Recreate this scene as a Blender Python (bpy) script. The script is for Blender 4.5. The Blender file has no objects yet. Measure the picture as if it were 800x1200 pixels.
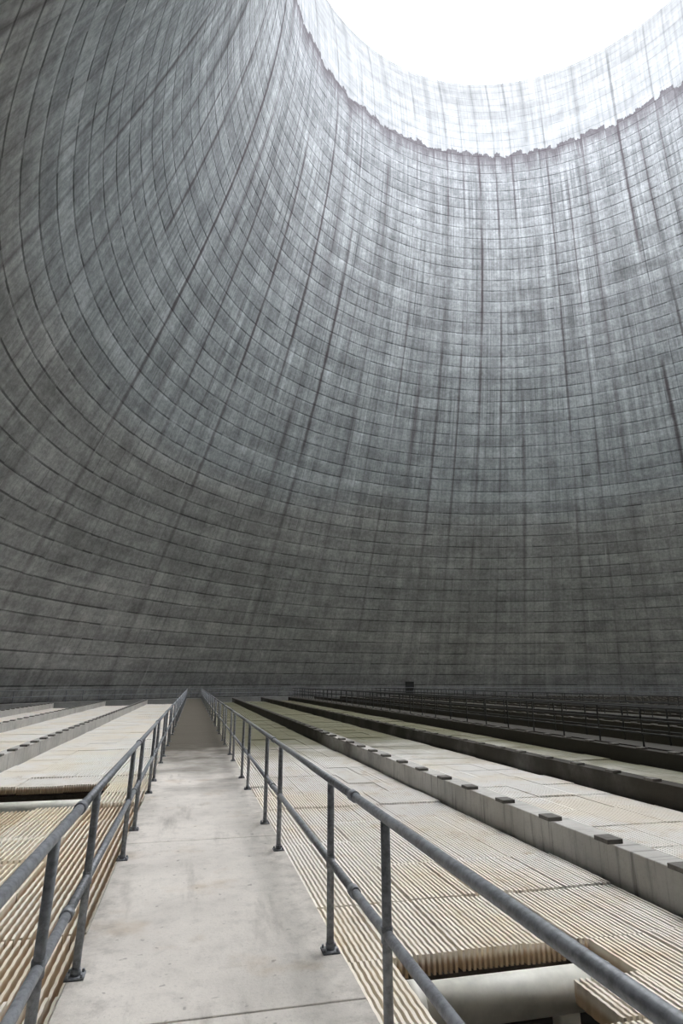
import bpy, math, random
from mathutils import Vector
random.seed(7)
S = bpy.context.scene
CX, CY = 29.0, 34.2
RB = 50.0
def link(o):
    S.collection.objects.link(o); return o

# ------------------------------------------------------------ node helpers
class NT:
    def __init__(s, name):
        s.m = bpy.data.materials.new(name); s.m.use_nodes = True
        s.t = s.m.node_tree; s.b = s.t.nodes['Principled BSDF']
    def n(s, typ, **kw):
        x = s.t.nodes.new(typ)
        for k, v in kw.items(): setattr(x, k, v)
        return x
    def put(s, sock, v):
        if isinstance(v, bpy.types.NodeSocket): s.t.links.new(v, sock)
        else: sock.default_value = v
    def math(s, op, a, b=0.0, c=0.0, clamp=False):
        x = s.n('ShaderNodeMath', operation=op, use_clamp=clamp)
        s.put(x.inputs[0], a); s.put(x.inputs[1], b); s.put(x.inputs[2], c)
        return x.outputs[0]
    def ramp(s, v, a, b, lo=0.0, hi=1.0):
        x = s.n('ShaderNodeMapRange', interpolation_type='SMOOTHSTEP')
        s.put(x.inputs[0], v); s.put(x.inputs[1], a); s.put(x.inputs[2], b)
        s.put(x.inputs[3], lo); s.put(x.inputs[4], hi)
        return x.outputs[0]
    def comb(s, x_, y_, z_=0.0):
        x = s.n('ShaderNodeCombineXYZ')
        s.put(x.inputs[0], x_); s.put(x.inputs[1], y_); s.put(x.inputs[2], z_)
        return x.outputs[0]
    def noise(s, vec, scale, detail=4, rough=0.55):
        x = s.n('ShaderNodeTexNoise')
        s.put(x.inputs['Vector'], vec); x.inputs['Scale'].default_value = scale
        x.inputs['Detail'].default_value = detail; x.inputs['Roughness'].default_value = rough
        return x.outputs[0]
    def white(s, vec):
        x = s.n('ShaderNodeTexWhiteNoise', noise_dimensions='3D')
        s.put(x.inputs['Vector'], vec); return x.outputs['Value']
    def mix(s, f, a, b, bt='MIX'):
        x = s.n('ShaderNodeMix', data_type='RGBA', blend_type=bt)
        s.put(x.inputs[0], f)
        for i, v in ((6, a), (7, b)):
            if isinstance(v, tuple) and len(v) == 3: v = v + (1,)
            s.put(x.inputs[i], v)
        return x.outputs[2]
    def objpos(s):
        x = s.n('ShaderNodeTexCoord'); return x.outputs['Object']
    def sep(s, v):
        x = s.n('ShaderNodeSeparateXYZ'); s.put(x.inputs[0], v); return x.outputs
    def gray(s, v):
        x = s.n('ShaderNodeCombineColor')
        for i in range(3): s.put(x.inputs[i], v)
        return x.outputs[0]
    def bump(s, h, strength, dist):
        x = s.n('ShaderNodeBump'); x.inputs['Strength'].default_value = strength
        x.inputs['Distance'].default_value = dist; s.put(x.inputs['Height'], h)
        s.put(s.b.inputs['Normal'], x.outputs[0])

# ------------------------------------------------------------ materials
def mat_shell():
    N = NT('shell_concrete')
    M = N.math
    p = N.sep(N.objpos()); x, y, z = p[0], p[1], p[2]
    ang = M('DIVIDE', M('ARCTAN2', y, x), 2*math.pi)
    u = M('MULTIPLY', ang, 216.0)
    v = M('DIVIDE', z, 1.4)
    fu, fv = M('FLOOR', u), M('FLOOR', v)
    du = M('PINGPONG', u, 0.5); dv = M('PINGPONG', v, 0.5)
    um = M('DIVIDE', u, 6.0)
    pos = N.comb(x, y, z)
    big = N.noise(pos, 0.06, 4)
    med = N.noise(pos, 0.5, 6, 0.7)
    fine = N.noise(pos, 2.6, 6, 0.8)
    wob = N.noise(N.comb(M('MULTIPLY', fu, 0.37), M('MULTIPLY', z, 0.6)), 1.0, 4, .7)
    uv1 = N.comb(M('MULTIPLY', ang, 500.0), M('MULTIPLY', z, 0.05))
    streak = N.noise(uv1, 1.0, 5, 0.7)
    uv2 = N.comb(M('MULTIPLY', ang, 110.0), M('MULTIPLY', z, 0.03), 7.0)
    streakB = N.noise(uv2, 1.0, 4, 0.6)
    hband = N.noise(N.comb(M('MULTIPLY', ang, 30.0), M('MULTIPLY', z, 0.75), 3.0), 1.0, 5, 0.65)
    rp = N.white(N.comb(fu, fv)); rc = N.white(N.comb(3.3, fv)); ru = N.white(N.comb(fu, 9.7))
    rp2 = N.white(N.comb(fu, fv, 5.0))
    zz = M('ADD', z, M('MULTIPLY', M('SUBTRACT', big, 0.5), 9.0))
    col = N.mix(N.ramp(zz, 6.0, 13.0), (0.435, 0.437, 0.430), (0.352, 0.357, 0.355))
    col = N.mix(N.ramp(zz, 20.5, 26.0), col, (0.44, 0.472, 0.490))
    col = N.mix(N.ramp(zz, 34.0, 50.0), col, (0.39, 0.410, 0.428))
    col = N.mix(N.ramp(z, 50.0, 68.0), col, (0.245, 0.257, 0.272))  # upper wall albedo lowered with height, offsetting the stronger light near the rim
    f = M('ADD', 0.86, M('MULTIPLY', rp, 0.12))
    f = M('ADD', f, M('MULTIPLY', rc, 0.20))
    upz = N.ramp(z, 12.0, 40.0)
    def lerp1(val, amt):
        return M('ADD', 1.0, M('MULTIPLY', M('SUBTRACT', val, 1.0), amt))
    sa = M('ADD', 0.4, M('MULTIPLY', upz, 0.6))
    f = M('MULTIPLY', f, lerp1(N.ramp(streak, 0.30, 0.70, 0.66, 1.18), sa))
    f = M('MULTIPLY', f, lerp1(N.ramp(streakB, 0.3, 0.7, 0.80, 1.12), sa))
    f = M('MULTIPLY', f, N.ramp(med, 0.3, 0.72, 0.84, 1.12))
    f = M('MULTIPLY', f, N.ramp(fine, 0.30, 0.70, 0.74, 1.20))
    f = M('MULTIPLY', f, N.ramp(hband, 0.3, 0.7, 0.80, 1.12))
    brk = N.ramp(M('ADD', M('MULTIPLY', rp2, .5), M('MULTIPLY', fine, .5)), 0.30, 0.62, 0.35, 1.0)
    lh = M('MULTIPLY', N.ramp(dv, 0.02, 0.075, 1.0, 0.0), brk)
    lv = M('MULTIPLY', N.ramp(du, 0.015, 0.055, 1.0, 0.0), N.ramp(rp, 0.40, 0.95, 0.05, 0.8))
    def joint_stain(spacing, amt, wid, seed):
        w = M('DIVIDE', u, spacing); idx = M('FLOOR', M('ADD', w, .5))
        d = M('ADD', M('MULTIPLY', M('PINGPONG', w, 0.5), spacing), M('MULTIPLY', M('SUBTRACT', wob, .5), 0.35))
        sel = N.noise(N.comb(M('MULTIPLY', idx, 7.31), M('MULTIPLY', z, 0.045), seed), 1.0, 4, .6)
        own = N.white(N.comb(idx, seed))
        return M('MULTIPLY', M('MULTIPLY', N.ramp(d, wid*0.15, wid, 1.0, 0.0), N.ramp(sel, 0.38, 0.56)), M('MULTIPLY', N.ramp(own, 0.1, 0.7, 0.3, 1.0), amt))
    lm = M('MAXIMUM', joint_stain(6.0, 1.0, 0.33, 2.0), joint_stain(3.0, 0.8, 0.24, 31.0))
    lm = M('MAXIMUM', lm, M('MULTIPLY', joint_stain(9.0, 0.85, 0.8, 57.0), N.ramp(streak, .4, .6)))
    lm = M('MULTIPLY', lm, N.ramp(z, 6.0, 38.0, 0.25, 1.0))
    runn = N.noise(N.comb(M('MULTIPLY', ang, 620.0), M('MULTIPLY', z, 0.045), 21.0), 1.0, 3, .6)
    run = M('MULTIPLY', N.ramp(runn, 0.57, 0.72), N.ramp(z, 12.0, 45.0, 0.1, 0.95))
    run = M('MULTIPLY', run, N.ramp(hband, 0.3, 0.6, 0.5, 1.0))
    f = M('MULTIPLY', f, M('SUBTRACT', 1.0, M('MULTIPLY', lh, 0.66)))
    f = M('MULTIPLY', f, M('SUBTRACT', 1.0, M('MULTIPLY', lv, 0.38)))
    f = M('MULTIPLY', f, N.ramp(M('FRACT', v), 0.80, 0.92, 1.0, 1.10))
    f = M('MULTIPLY', f, M('SUBTRACT', 1.0, M('MULTIPLY', run, 0.6)))
    col = N.mix(1.0, col, N.gray(f), 'MULTIPLY')
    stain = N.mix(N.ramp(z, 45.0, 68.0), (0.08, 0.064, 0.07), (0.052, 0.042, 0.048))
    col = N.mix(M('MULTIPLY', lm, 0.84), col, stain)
    leak = M('MULTIPLY', N.ramp(N.noise(N.comb(M('MULTIPLY', ang, 700.0), M('MULTIPLY', z, 0.12), 11.0), 1.0, 3), 0.66, 0.74), 0.4)
    leak = M('MULTIPLY', leak, N.ramp(z, 35.0, 50.0, 1.0, 0.0))
    col = N.mix(leak, col, (0.6, 0.61, 0.61))
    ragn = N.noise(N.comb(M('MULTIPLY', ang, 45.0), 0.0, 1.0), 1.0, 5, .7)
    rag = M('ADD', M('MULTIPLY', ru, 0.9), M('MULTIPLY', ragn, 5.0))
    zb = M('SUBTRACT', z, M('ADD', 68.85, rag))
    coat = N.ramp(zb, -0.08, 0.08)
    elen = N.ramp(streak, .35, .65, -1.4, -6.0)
    e0 = M('DIVIDE', zb, elen)          # 0 at the edge, 1 at the band's lower end
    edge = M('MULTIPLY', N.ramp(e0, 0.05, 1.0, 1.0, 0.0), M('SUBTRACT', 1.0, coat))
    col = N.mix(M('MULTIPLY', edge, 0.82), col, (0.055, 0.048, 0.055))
    fc = M('MULTIPLY', N.ramp(streak, 0.3, 0.6, 0.78, 1.05), M('SUBTRACT', 1.0, M('MULTIPLY', lh, 0.22)))
    fc = M('MULTIPLY', fc, M('SUBTRACT', 1.0, M('MULTIPLY', lm, 0.42)))
    fc = M('MULTIPLY', fc, N.ramp(med, 0.3, 0.7, 0.84, 1.06))
    fc = M('MULTIPLY', fc, N.ramp(N.noise(N.comb(M('MULTIPLY', ang, 14.0), M('MULTIPLY', z, 0.5), 71.0), 1.0, 4), .35, .6, .86, 1.03))
    cbase = N.mix(N.ramp(z, 70.0, 85.0), (0.233, 0.243, 0.256), (0.128, 0.133, 0.139))  # coat colour graded darker towards the rim to counter light from the opening
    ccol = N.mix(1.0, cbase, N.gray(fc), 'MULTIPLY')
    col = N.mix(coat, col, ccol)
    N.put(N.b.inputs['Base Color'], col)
    N.b.inputs['Roughness'].default_value = 1.0
    N.b.inputs['Specular IOR Level'].default_value = 0.0
    h = M('SUBTRACT', M('MULTIPLY', fine, 0.3), M('ADD', lh, M('MULTIPLY', lv, .6)))
    N.bump(h, 0.3, 0.05)
    return N.m

def mat_concrete(name, base, dirt, kind):
    N = NT(name)
    pos = N.objpos(); p = N.sep(pos)
    n1 = N.noise(pos, 0.7, 5, 0.6); n2 = N.noise(pos, 6.0, 5, 0.7); n3 = N.noise(pos, 45.0, 3, 0.7)
    col = N.mix(N.ramp(n1, 0.35, 0.7), base, tuple(c*0.80 for c in base))
    col = N.mix(N.ramp(n2, 0.45, 0.75, 0.0, 0.45), col, tuple(c*0.6 for c in base))
    col = N.mix(N.ramp(n3, 0.52, 0.8, 0.0, 0.5), col, tuple(c*0.45 for c in base))
    if kind == 'walk':
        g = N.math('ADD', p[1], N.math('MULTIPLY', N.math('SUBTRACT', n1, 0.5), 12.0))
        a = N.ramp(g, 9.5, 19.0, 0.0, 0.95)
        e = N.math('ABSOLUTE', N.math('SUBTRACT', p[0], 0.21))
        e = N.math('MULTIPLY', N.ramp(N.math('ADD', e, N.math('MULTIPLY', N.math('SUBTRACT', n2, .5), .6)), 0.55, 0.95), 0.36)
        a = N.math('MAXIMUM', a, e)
        spots = N.ramp(N.noise(pos, 11.0, 2, .5), 0.68, 0.74, 0.0, 0.4)
        a = N.math('MAXIMUM', a, spots)
        stream = N.noise(N.comb(N.math('MULTIPLY', p[0], 3.0), N.math('MULTIPLY', p[1], 0.5), 4.0), 1.0, 5, .65)
        a = N.math('MAXIMUM', a, N.ramp(stream, 0.52, 0.75, 0.0, 0.40))
        rust = N.ramp(N.noise(pos, 1.3, 4, .6), 0.56, 0.74, 0.0, 0.40)
        col = N.mix(rust, col, (0.45, 0.33, 0.20))
    elif kind == 'beam':
        gx = N.math('ADD', N.math('ABSOLUTE', N.math('SUBTRACT', p[0], 0.2)), N.math('MULTIPLY', N.math('SUBTRACT', n1, 0.5), 2.0))
        a1 = N.ramp(gx, 6.2, 8.2, 0.0, 0.95)
        right = N.ramp(p[0], 0.0, 3.0)
        a1 = N.math('MULTIPLY', a1, right)
        gy = N.math('ADD', p[1], N.math('MULTIPLY', N.math('SUBTRACT', n1, 0.5), 14.0))
        a2 = N.math('MULTIPLY', N.ramp(gy, 12.0, 26.0, 0.0, 0.92), N.ramp(p[0], 0.0, 3.0, 0.15, 1.0))
        a = N.math('MAXIMUM', a1, a2)
        drip = N.noise(N.comb(N.math('MULTIPLY', p[1], 9.0), N.math('MULTIPLY', p[2], 0.6)), 1.0, 4)
        a = N.math('MAXIMUM', a, N.ramp(drip, 0.50, 0.72, 0.0, 0.6))
    else:
        a = 0.0
    col = N.mix(a, col, dirt)
    N.put(N.b.inputs['Base Color'], col)
    N.b.inputs['Roughness'].default_value = 0.88
    N.b.inputs['Specular IOR Level'].default_value = 0.25
    N.bump(N.math('ADD', n2, N.math('MULTIPLY', n3, 0.4)), 0.3, 0.02)
    return N.m

def mat_fill():
    N = NT('fill_plastic')
    pos = N.objpos(); p = N.sep(pos)
    n1 = N.noise(pos, 0.45, 4, 0.6); n2 = N.noise(pos, 3.0, 5, 0.65)
    n4 = N.noise(pos, 1.1, 5, 0.7)
    white_, cream = (0.93, 0.905, 0.86), (0.92, 0.82, 0.65)
    old = N.math('MAXIMUM', N.ramp(p[0], -0.5, -0.8), N.ramp(N.math('ADD', p[0], p[1]), 11.0, 6.0))
    old = N.math('MULTIPLY', old, N.ramp(p[1], 15.5, 14.0))
    k = N.math('ADD', N.ramp(n1, 0.42, 0.65, 0.0, 0.5), N.math('MULTIPLY', old, 0.55), clamp=True)
    col = N.mix(k, white_, cream)
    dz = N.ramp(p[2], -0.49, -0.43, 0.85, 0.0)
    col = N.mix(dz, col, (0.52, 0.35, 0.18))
    col = N.mix(N.ramp(n2, 0.52, 0.8, 0.0, 0.6), col, (0.60, 0.46, 0.29))
    col = N.mix(N.ramp(n4, 0.58, 0.75, 0.0, 0.5), col, (0.42, 0.30, 0.17))
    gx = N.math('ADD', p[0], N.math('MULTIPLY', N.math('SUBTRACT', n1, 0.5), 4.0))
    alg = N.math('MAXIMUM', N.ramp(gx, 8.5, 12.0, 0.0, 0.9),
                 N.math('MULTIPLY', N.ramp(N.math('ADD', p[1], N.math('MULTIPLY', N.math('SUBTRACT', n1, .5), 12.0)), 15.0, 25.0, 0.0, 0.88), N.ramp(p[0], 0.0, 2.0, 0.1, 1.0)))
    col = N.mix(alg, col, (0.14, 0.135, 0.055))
    N.put(N.b.inputs['Base Color'], col)
    N.b.inputs['Roughness'].default_value = 0.55
    return N.m

def mat_simple(name, c, rough=0.6, metal=0.0, var=0.35, scale=12.0):
    N = NT(name); pos = N.objpos()
    n1 = N.noise(pos, scale, 4, 0.65)
    col = N.mix(N.ramp(n1, 0.35, 0.7, 0.0, 1.0), c, tuple(v*(1-var) for v in c))
    N.put(N.b.inputs['Base Color'], col)
    N.b.inputs['Roughness'].default_value = rough; N.b.inputs['Metallic'].default_value = metal
    return N.m

M_shell = mat_shell()
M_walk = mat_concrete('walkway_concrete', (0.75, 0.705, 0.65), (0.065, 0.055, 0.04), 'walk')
M_beam = mat_concrete('beam_concrete', (0.60, 0.585, 0.55), (0.03, 0.026, 0.02), 'beam')
M_floor = mat_concrete('basin_concrete', (0.05, 0.047, 0.04), (0.04, 0.04, 0.03), 'x')
M_ledge = mat_concrete('ledge_concrete', (0.20, 0.20, 0.19), (0.04, 0.04, 0.03), 'x')
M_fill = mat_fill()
M_metal = mat_simple('galvanised_steel', (0.28, 0.295, 0.32), 0.5, 0.1, 0.45, 30)
M_dark = mat_simple('dark_steel', (0.05, 0.05, 0.05), 0.6, 0.3)
M_cap = mat_simple('bracket_grey', (0.16, 0.15, 0.135), 0.8)
M_bar = mat_simple('bearing_bar', (0.12, 0.10, 0.08), 0.8)
M_pipe = mat_simple('pvc_pipe', (0.90, 0.88, 0.80), 0.5, 0.0, 0.25, 3)
M_door = mat_simple('door_dark', (0.015, 0.015, 0.015), 0.8)

# ------------------------------------------------------------ mesh helper
class MB:
    def __init__(s): s.v = []; s.f = []
    def box(s, x0, x1, y0, y1, z0, z1):
        b = len(s.v)
        s.v += [(x0,y0,z0),(x1,y0,z0),(x1,y1,z0),(x0,y1,z0),(x0,y0,z1),(x1,y0,z1),(x1,y1,z1),(x0,y1,z1)]
        for q in ((0,3,2,1),(4,5,6,7),(0,1,5,4),(1,2,6,5),(2,3,7,6),(3,0,4,7)):
            s.f.append(tuple(b+i for i in q))
    def prism(s, xs, ys, z0, z1, th):
        b = len(s.v); n = len(ys)
        for x, y in zip(xs, ys):
            s.v += [(x,y,z0),(x+th,y,z0),(x+th,y,z1),(x,y,z1)]
        for i in range(n-1):
            a = b+4*i; c = a+4
            s.f += [(a,a+3,c+3,c),(a+1,c+1,c+2,a+2),(a+3,a+2,c+2,c+3)]
        s.f += [(b,b+1,b+2,b+3),(b+4*n-4,b+4*n-1,b+4*n-2,b+4*n-3)]
    def tube(s, p0, p1, r, n=12):
        p0 = Vector(p0); p1 = Vector(p1); d = (p1-p0).normalized()
        a = d.orthogonal().normalized(); c = d.cross(a); b = len(s.v)
        for p in (p0, p1):
            for i in range(n):
                t = 2*math.pi*i/n
                s.v.append(tuple(p + a*math.cos(t)*r + c*math.sin(t)*r))
        for i in range(n):
            j = (i+1) % n
            s.f.append((b+i, b+j, b+n+j, b+n+i))
        s.f.append(tuple(b+i for i in range(n-1, -1, -1))); s.f.append(tuple(b+n+i for i in range(n)))
    def make(s, name, mat, smooth=False, bevel=0):
        me = bpy.data.meshes.new(name); me.from_pydata(s.v, [], s.f); me.update()
        me.materials.append(mat)
        if smooth:
            me.polygons.foreach_set('use_smooth', [len(p.vertices) == 4 for p in me.polygons])
        o = link(bpy.data.objects.new(name, me))
        if bevel:
            m = o.modifiers.new('bevel', 'BEVEL'); m.width = bevel; m.segments = 2; m.limit_method = 'ANGLE'
        return o
def ycirc(x, r):
    d = r*r-(x-CX)**2
    if d <= 0: return None
    d = math.sqrt(d); return CY-d, CY+d

# ------------------------------------------------------------ tower shell
def rad(z): return 25.75*math.sqrt(1+((z-71.8)/43.2)**2)
ZT = 85.9
prof = [(rad(-1.6+(ZT+1.6)*i/70), -1.6+(ZT+1.6)*i/70) for i in range(71)]
prof += [(prof[-1][0]+0.0, ZT+0.25), (prof[-1][0]+0.9, ZT+0.25), (prof[-1][0]+0.9, ZT-0.3)]
for i in range(20, -1, -1):
    z = -1.6+(ZT+0.9)*i/20; prof.append((rad(z)+0.55, z))
vs, fs = [], []; n = 288
for r, z in prof:
    for i in range(n):
        t = 2*math.pi*i/n; vs.append((r*math.cos(t), r*math.sin(t), z))
L = len(prof)
for j in range(L):
    k = (j+1) % L
    for i in range(n):
        m = (i+1) % n
        fs.append((j*n+i, k*n+i, k*n+m, j*n+m))
me = bpy.data.meshes.new('wall_tower_shell'); me.from_pydata(vs, [], fs); me.update()
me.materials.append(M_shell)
me.polygons.foreach_set('use_smooth', [True]*len(me.polygons))
shell = link(bpy.data.objects.new('wall_tower_shell', me))
shell.location = (CX, CY, 0); shell.rotation_euler[2] = math.radians(49.7)

# floor disc
vs = [(CX+50.4*math.cos(2*math.pi*i/144), CY+50.4*math.sin(2*math.pi*i/144), z) for z in (-1.6, -2.0) for i in range(144)]
fs = [tuple(range(144)), tuple(range(287, 143, -1))] + [(i, 144+i, 144+(i+1) % 144, (i+1) % 144) for i in range(144)]
me = bpy.data.meshes.new('floor'); me.from_pydata(vs, [], fs); me.materials.append(M_floor); link(bpy.data.objects.new('floor', me))

# perimeter ledge ring with its railing
vs, fs = [], []; n = 180
for r, z in ((48.0, 0.0), (49.85, 0.0), (50.2, -0.5), (48.0, -0.5)):
    for i in range(n):
        t = 2*math.pi*i/n; vs.append((CX+r*math.cos(t), CY+r*math.sin(t), z))
for j in range(4):
    for i in range(n):
        fs.append((j*n+i, ((j+1) % 4)*n+i, ((j+1) % 4)*n+(i+1) % n, j*n+(i+1) % n))
me = bpy.data.meshes.new('perimeter_ledge'); me.from_pydata(vs, [], fs); me.materials.append(M_ledge)
ledge = link(bpy.data.objects.new('perimeter_ledge', me))
mb = MB(); n = 150
for i in range(n):
    t0, t1 = 2*math.pi*i/n, 2*math.pi*(i+1)/n
    P = lambda t, z: (CX+48.15*math.cos(t), CY+48.15*math.sin(t), z)
    if Vector((P(t0, 0)[0], P(t0, 0)[1]-1.0, 0)).length < 12: continue
    mb.tube(P(t0, 0), P(t0, 1.05), 0.03, 6)
    for z in (0.55, 1.05): mb.tube(P(t0, z), P(t1, z), 0.03, 6)
o = mb.make('railing', M_metal); o.parent = ledge

# ------------------------------------------------------------ walkway
mb = MB(); y = 3.83-3.82*2
mb.box(-0.62, 1.06, -5.0, y-0.006, -0.22, 0)
while y < 71.9:
    mb.box(-0.62, 1.06, y+0.006, min(y+3.82, 71.9)-0.006, -0.22, 0); y += 3.82
walk = mb.make('concrete_walkway', M_walk, bevel=0.008)
mb = MB(); mb.box(-0.45, -0.25, -5.0, 71.8, -1.6, -0.222); mb.box(0.7, 0.9, -5.0, 71.8, -1.6, -0.222)
o = mb.make('support_walls', M_beam); o.parent = walk

def railing(name, x, lean, y0, y1, mat, sgn):
    mb = MB(); HT = 1.04
    X = lambda z: x + lean*z
    yj = 3.83-3.82*2
    while yj < y1:
        for s in (-0.635, 0.635):
            yy = yj+s
            if y0 < yy < y1:
                mb.tube((x, yy, 0.001), (X(HT), yy, HT), 0.024, 14)
                mb.box(x-0.055, x+0.055, yy-0.055, yy+0.055, 0.001, 0.012)
                for a in (-.04, .04):
                    for b in (-.04, .04): mb.tube((x+a, yy+b, 0.012), (x+a, yy+b, 0.03), 0.008, 6)
                mb.tube((x, yy, 0.012), (x, yy, 0.05), 0.03, 12)
                mb.tube((X(.53), yy, 0.53-0.035), (X(.53), yy, 0.53+0.035), 0.029, 12)
        for z in (0.53, HT):
            mb.tube((X(z), yj-0.04, z), (X(z), yj+0.04, z), 0.033, 14)
            a, b = max(yj, y0), min(yj+3.82, y1)
            mb.tube((X(z), a+0.002, z), (X(z), b-0.002, z), 0.025, 14)
        yj += 3.82
    return mb.make(name, mat, smooth=True)
railing('metal_railing', 0.99, 0.0, -4.4, 71.8, M_metal, 1)
railing('metal_railing', -0.575, 0.02, -4.4, 71.8, M_metal, -1)

# ------------------------------------------------------------ beams with brackets
BX = [4.62+3.6*k for k in range(19)] + [-4.45-3.6*k for k in range(5)]
for bx in BX:
    w = 0.32
    c0 = ycirc(bx if bx < CX else bx+w, 47.7)
    if not c0: continue
    xa, xb = (bx, bx+w) if bx > 0 else (bx-w, bx)
    y0, y1 = c0
    mb = MB()
    mb.box(xa, xb, y0+0.3, y1-0.3, -0.62, -0.02)
    yy = y0+0.3
    while yy < y1-2.5:
        mb.box(xa+0.04, xb-0.04, yy, yy+0.4, -1.6, -0.62); yy += 7.2
    beam = mb.make('concrete_beam', M_beam, bevel=0.012)
    mb = MB(); yy = y0+0.9-((y0+0.9-6.63) % 1.17)+1.17
    while yy < y1-0.9:
        j = random.uniform(-0.06, 0.06)
        if bx > 0: mb.box(xa-0.06, xa+0.14, yy-0.12+j, yy+0.12+j, -0.018, 0.03)
        else: mb.box(xb-0.14, xb+0.06, yy-0.12+j, yy+0.12+j, -0.018, 0.03)
        yy += 1.17
    c = mb.make('brackets', M_cap, bevel=0.006); c.parent = beam

# ------------------------------------------------------------ fill packs
def bay(x0, x1, near, name, holes=(), shorts=(), nb=4):
    mb = MB()
    c0 = ycirc(x0, 47.4); c1 = ycirc(x1, 47.4)
    if not c0 or not c1: return
    ya, yb = max(c0[0], c1[0])+0.2, min(c0[1], c1[1])-0.2
    bw = (x1-x0)/nb
    L = 1.20
    inh = lambda cx, cy, hs: any(h[0] < cx < h[1] and h[2] < cy < h[3] for h in hs)
    yy = ya - ((ya-5.27) % L) + L
    while yy < yb-L:
        row = random.uniform(-0.012, 0.012)
        for i in range(nb):
            bx0 = x0+i*bw; bx1 = bx0+bw
            cy = yy+L/2; cx = (bx0+bx1)/2
            if inh(cx, cy, holes): continue
            LL = 0.55 if inh(cx, cy, shorts) else L
            left_old = x0 < 0 and near and cy < 14
            dz = row + (random.uniform(-0.05, 0.01) if left_old else random.uniform(-0.012, 0.008))
            zt = -0.40+dz; zb = zt-0.15
            det = near and -1 < cy < 16
            mid = near or x0 < 9
            pitch = (0.062 if left_old else 0.045) if det else (0.06 if mid and cy < 40 else 0.12)
            th = (0.024 if left_old else 0.023) if det else (0.034 if pitch < .1 else 0.07)
            ns = max(2, int((bw-0.015)/pitch))
            m = 13
            ysl = [yy+0.006+(LL-0.012)*q/(m-1) for q in range(m)]
            ph = random.randint(0, 1)
            amp = 0.006 if left_old or cy < 6 else 0.005
            for s in range(ns):
                xx = bx0+0.006+s*(bw-0.012)/ns
                if det:
                    xs = [xx+(amp if (q+ph) % 2 else 0.0) for q in range(m)]
                    mb.prism(xs, ysl, zb, zt+random.uniform(-.003, .003), th)
                else:
                    mb.box(xx, xx+th, yy+0.006, yy+L-0.006, zb, zt)
        yy += L
    o = mb.make(name, M_fill)
    mb = MB(); yy = ya - ((ya-5.27) % L) + L
    while yy < yb-L:
        if not any(h[2] < yy+.6 < h[3] for h in holes):
            for q in (0.2, 0.9): mb.box(x0+.01, x1-.01, yy+q, yy+q+0.08, -0.72, -0.63)
        yy += L
    c = mb.make('bearing_bars', M_bar); c.parent = o
bay(1.10, 4.58, True, 'cooling_fill_pack', holes=[(1.7, 2.8, 4.1, 5.2)], shorts=[(2.8, 3.3, 4.1, 5.2)], nb=6)
bay(-4.40, -0.66, True, 'cooling_fill_pack', holes=[(-4.4, -1.2, 12.5, 14.8)])
for k in range(18):
    xa = 4.62+3.6*k+0.34; xb = xa+3.22
    if k == 2: xa += 1.15
    if k == 5: xa += 1.45
    bay(xa, xb, False, 'cooling_fill_pack')
for k in range(4):
    xb = -4.45-3.6*k-0.34; bay(xb-3.22, xb, False, 'cooling_fill_pack')

# distribution pipes
for (xa, xb, y, z, r) in ((1.72, 3.38, 4.95, -0.60, 0.15), (-4.35, -0.7, 13.7, -0.66, 0.15)):
    mb = MB(); mb.tube((xa, y, z), (xb, y, z), r, 32)
    for q in range(2):
        xx = xa+(xb-xa)*(q+0.5)/2
        mb.box(xx-0.06, xx+0.06, y-0.1, y+0.1, -1.6, z-r+0.03)
    mb.tube((xa-.03, y, z), (xa+.06, y, z), r+0.02, 32)
    mb.make('distribution_pipe', M_pipe, smooth=True)

# ------------------------------------------------------------ service walkways with dark railings
def side_walk(x, w):
    a, b = ycirc(x, 47.7)
    mb = MB(); mb.box(x, x+w, a+.6, b-.6, -0.2, 0.0)
    o = mb.make('service_walkway', M_beam)
    mb = MB()
    for xx in (x+0.06, x+w-0.06):
        yy = a+1
        while yy < b-1:
            mb.tube((xx, yy, 0), (xx, yy, 1.05), 0.028, 6); yy += 1.9
        for z in (0.35, 0.7, 1.05): mb.tube((xx, a+1, z), (xx, b-1, z), 0.028, 6)
    c = mb.make('railings', M_dark); c.parent = o
side_walk(23.0, 1.2)
side_walk(12.2, 1.0)

# access door in the shell
dirw = math.radians(13.44+ math.degrees(math.atan(78*.9615/700)))
d = Vector((math.sin(dirw), math.cos(dirw)))
c = Vector((CX, CY)); k = d.dot(c); D = k+math.sqrt(49.6**2-(c.length_squared-k*k))
p = d*D; th = math.atan2(p.y-CY, p.x-CX)
mb = MB()
mb.box(-0.12, -0.02, -0.5, 0.5, 0.002, 1.75)
mb.box(-0.20, 0.0, -0.60, -0.5, 0.002, 1.85); mb.box(-0.20, 0.0, 0.5, 0.60, 0.002, 1.85); mb.box(-0.20, 0.0, -0.5, 0.5, 1.75, 1.85)
o = mb.make('door_1', M_door); rr = rad(1.85)-0.02
o.location = (CX+rr*math.cos(th), CY+rr*math.sin(th), 0.0); o.rotation_euler[2] = th

# ------------------------------------------------------------ world
w = bpy.data.worlds.new('overcast_sky'); S.world = w; w.use_nodes = True
bg = w.node_tree.nodes['Background']; bg.inputs[0].default_value = (0.975, 0.985, 1.0, 1); bg.inputs[1].default_value = 14.5
S.view_settings.view_transform = 'Standard'

# ------------------------------------------------------------ camera
cd = bpy.data.cameras.new('camera'); cam = link(bpy.data.objects.new('camera', cd))
cd.sensor_fit = 'VERTICAL'; cd.sensor_height = 36; cd.lens = 21.0; cd.clip_end = 500
cam.location = (0, 0, 1.7)
cam.rotation_euler = (math.radians(90+15.945), 0, math.radians(-13.44))
S.camera = cam
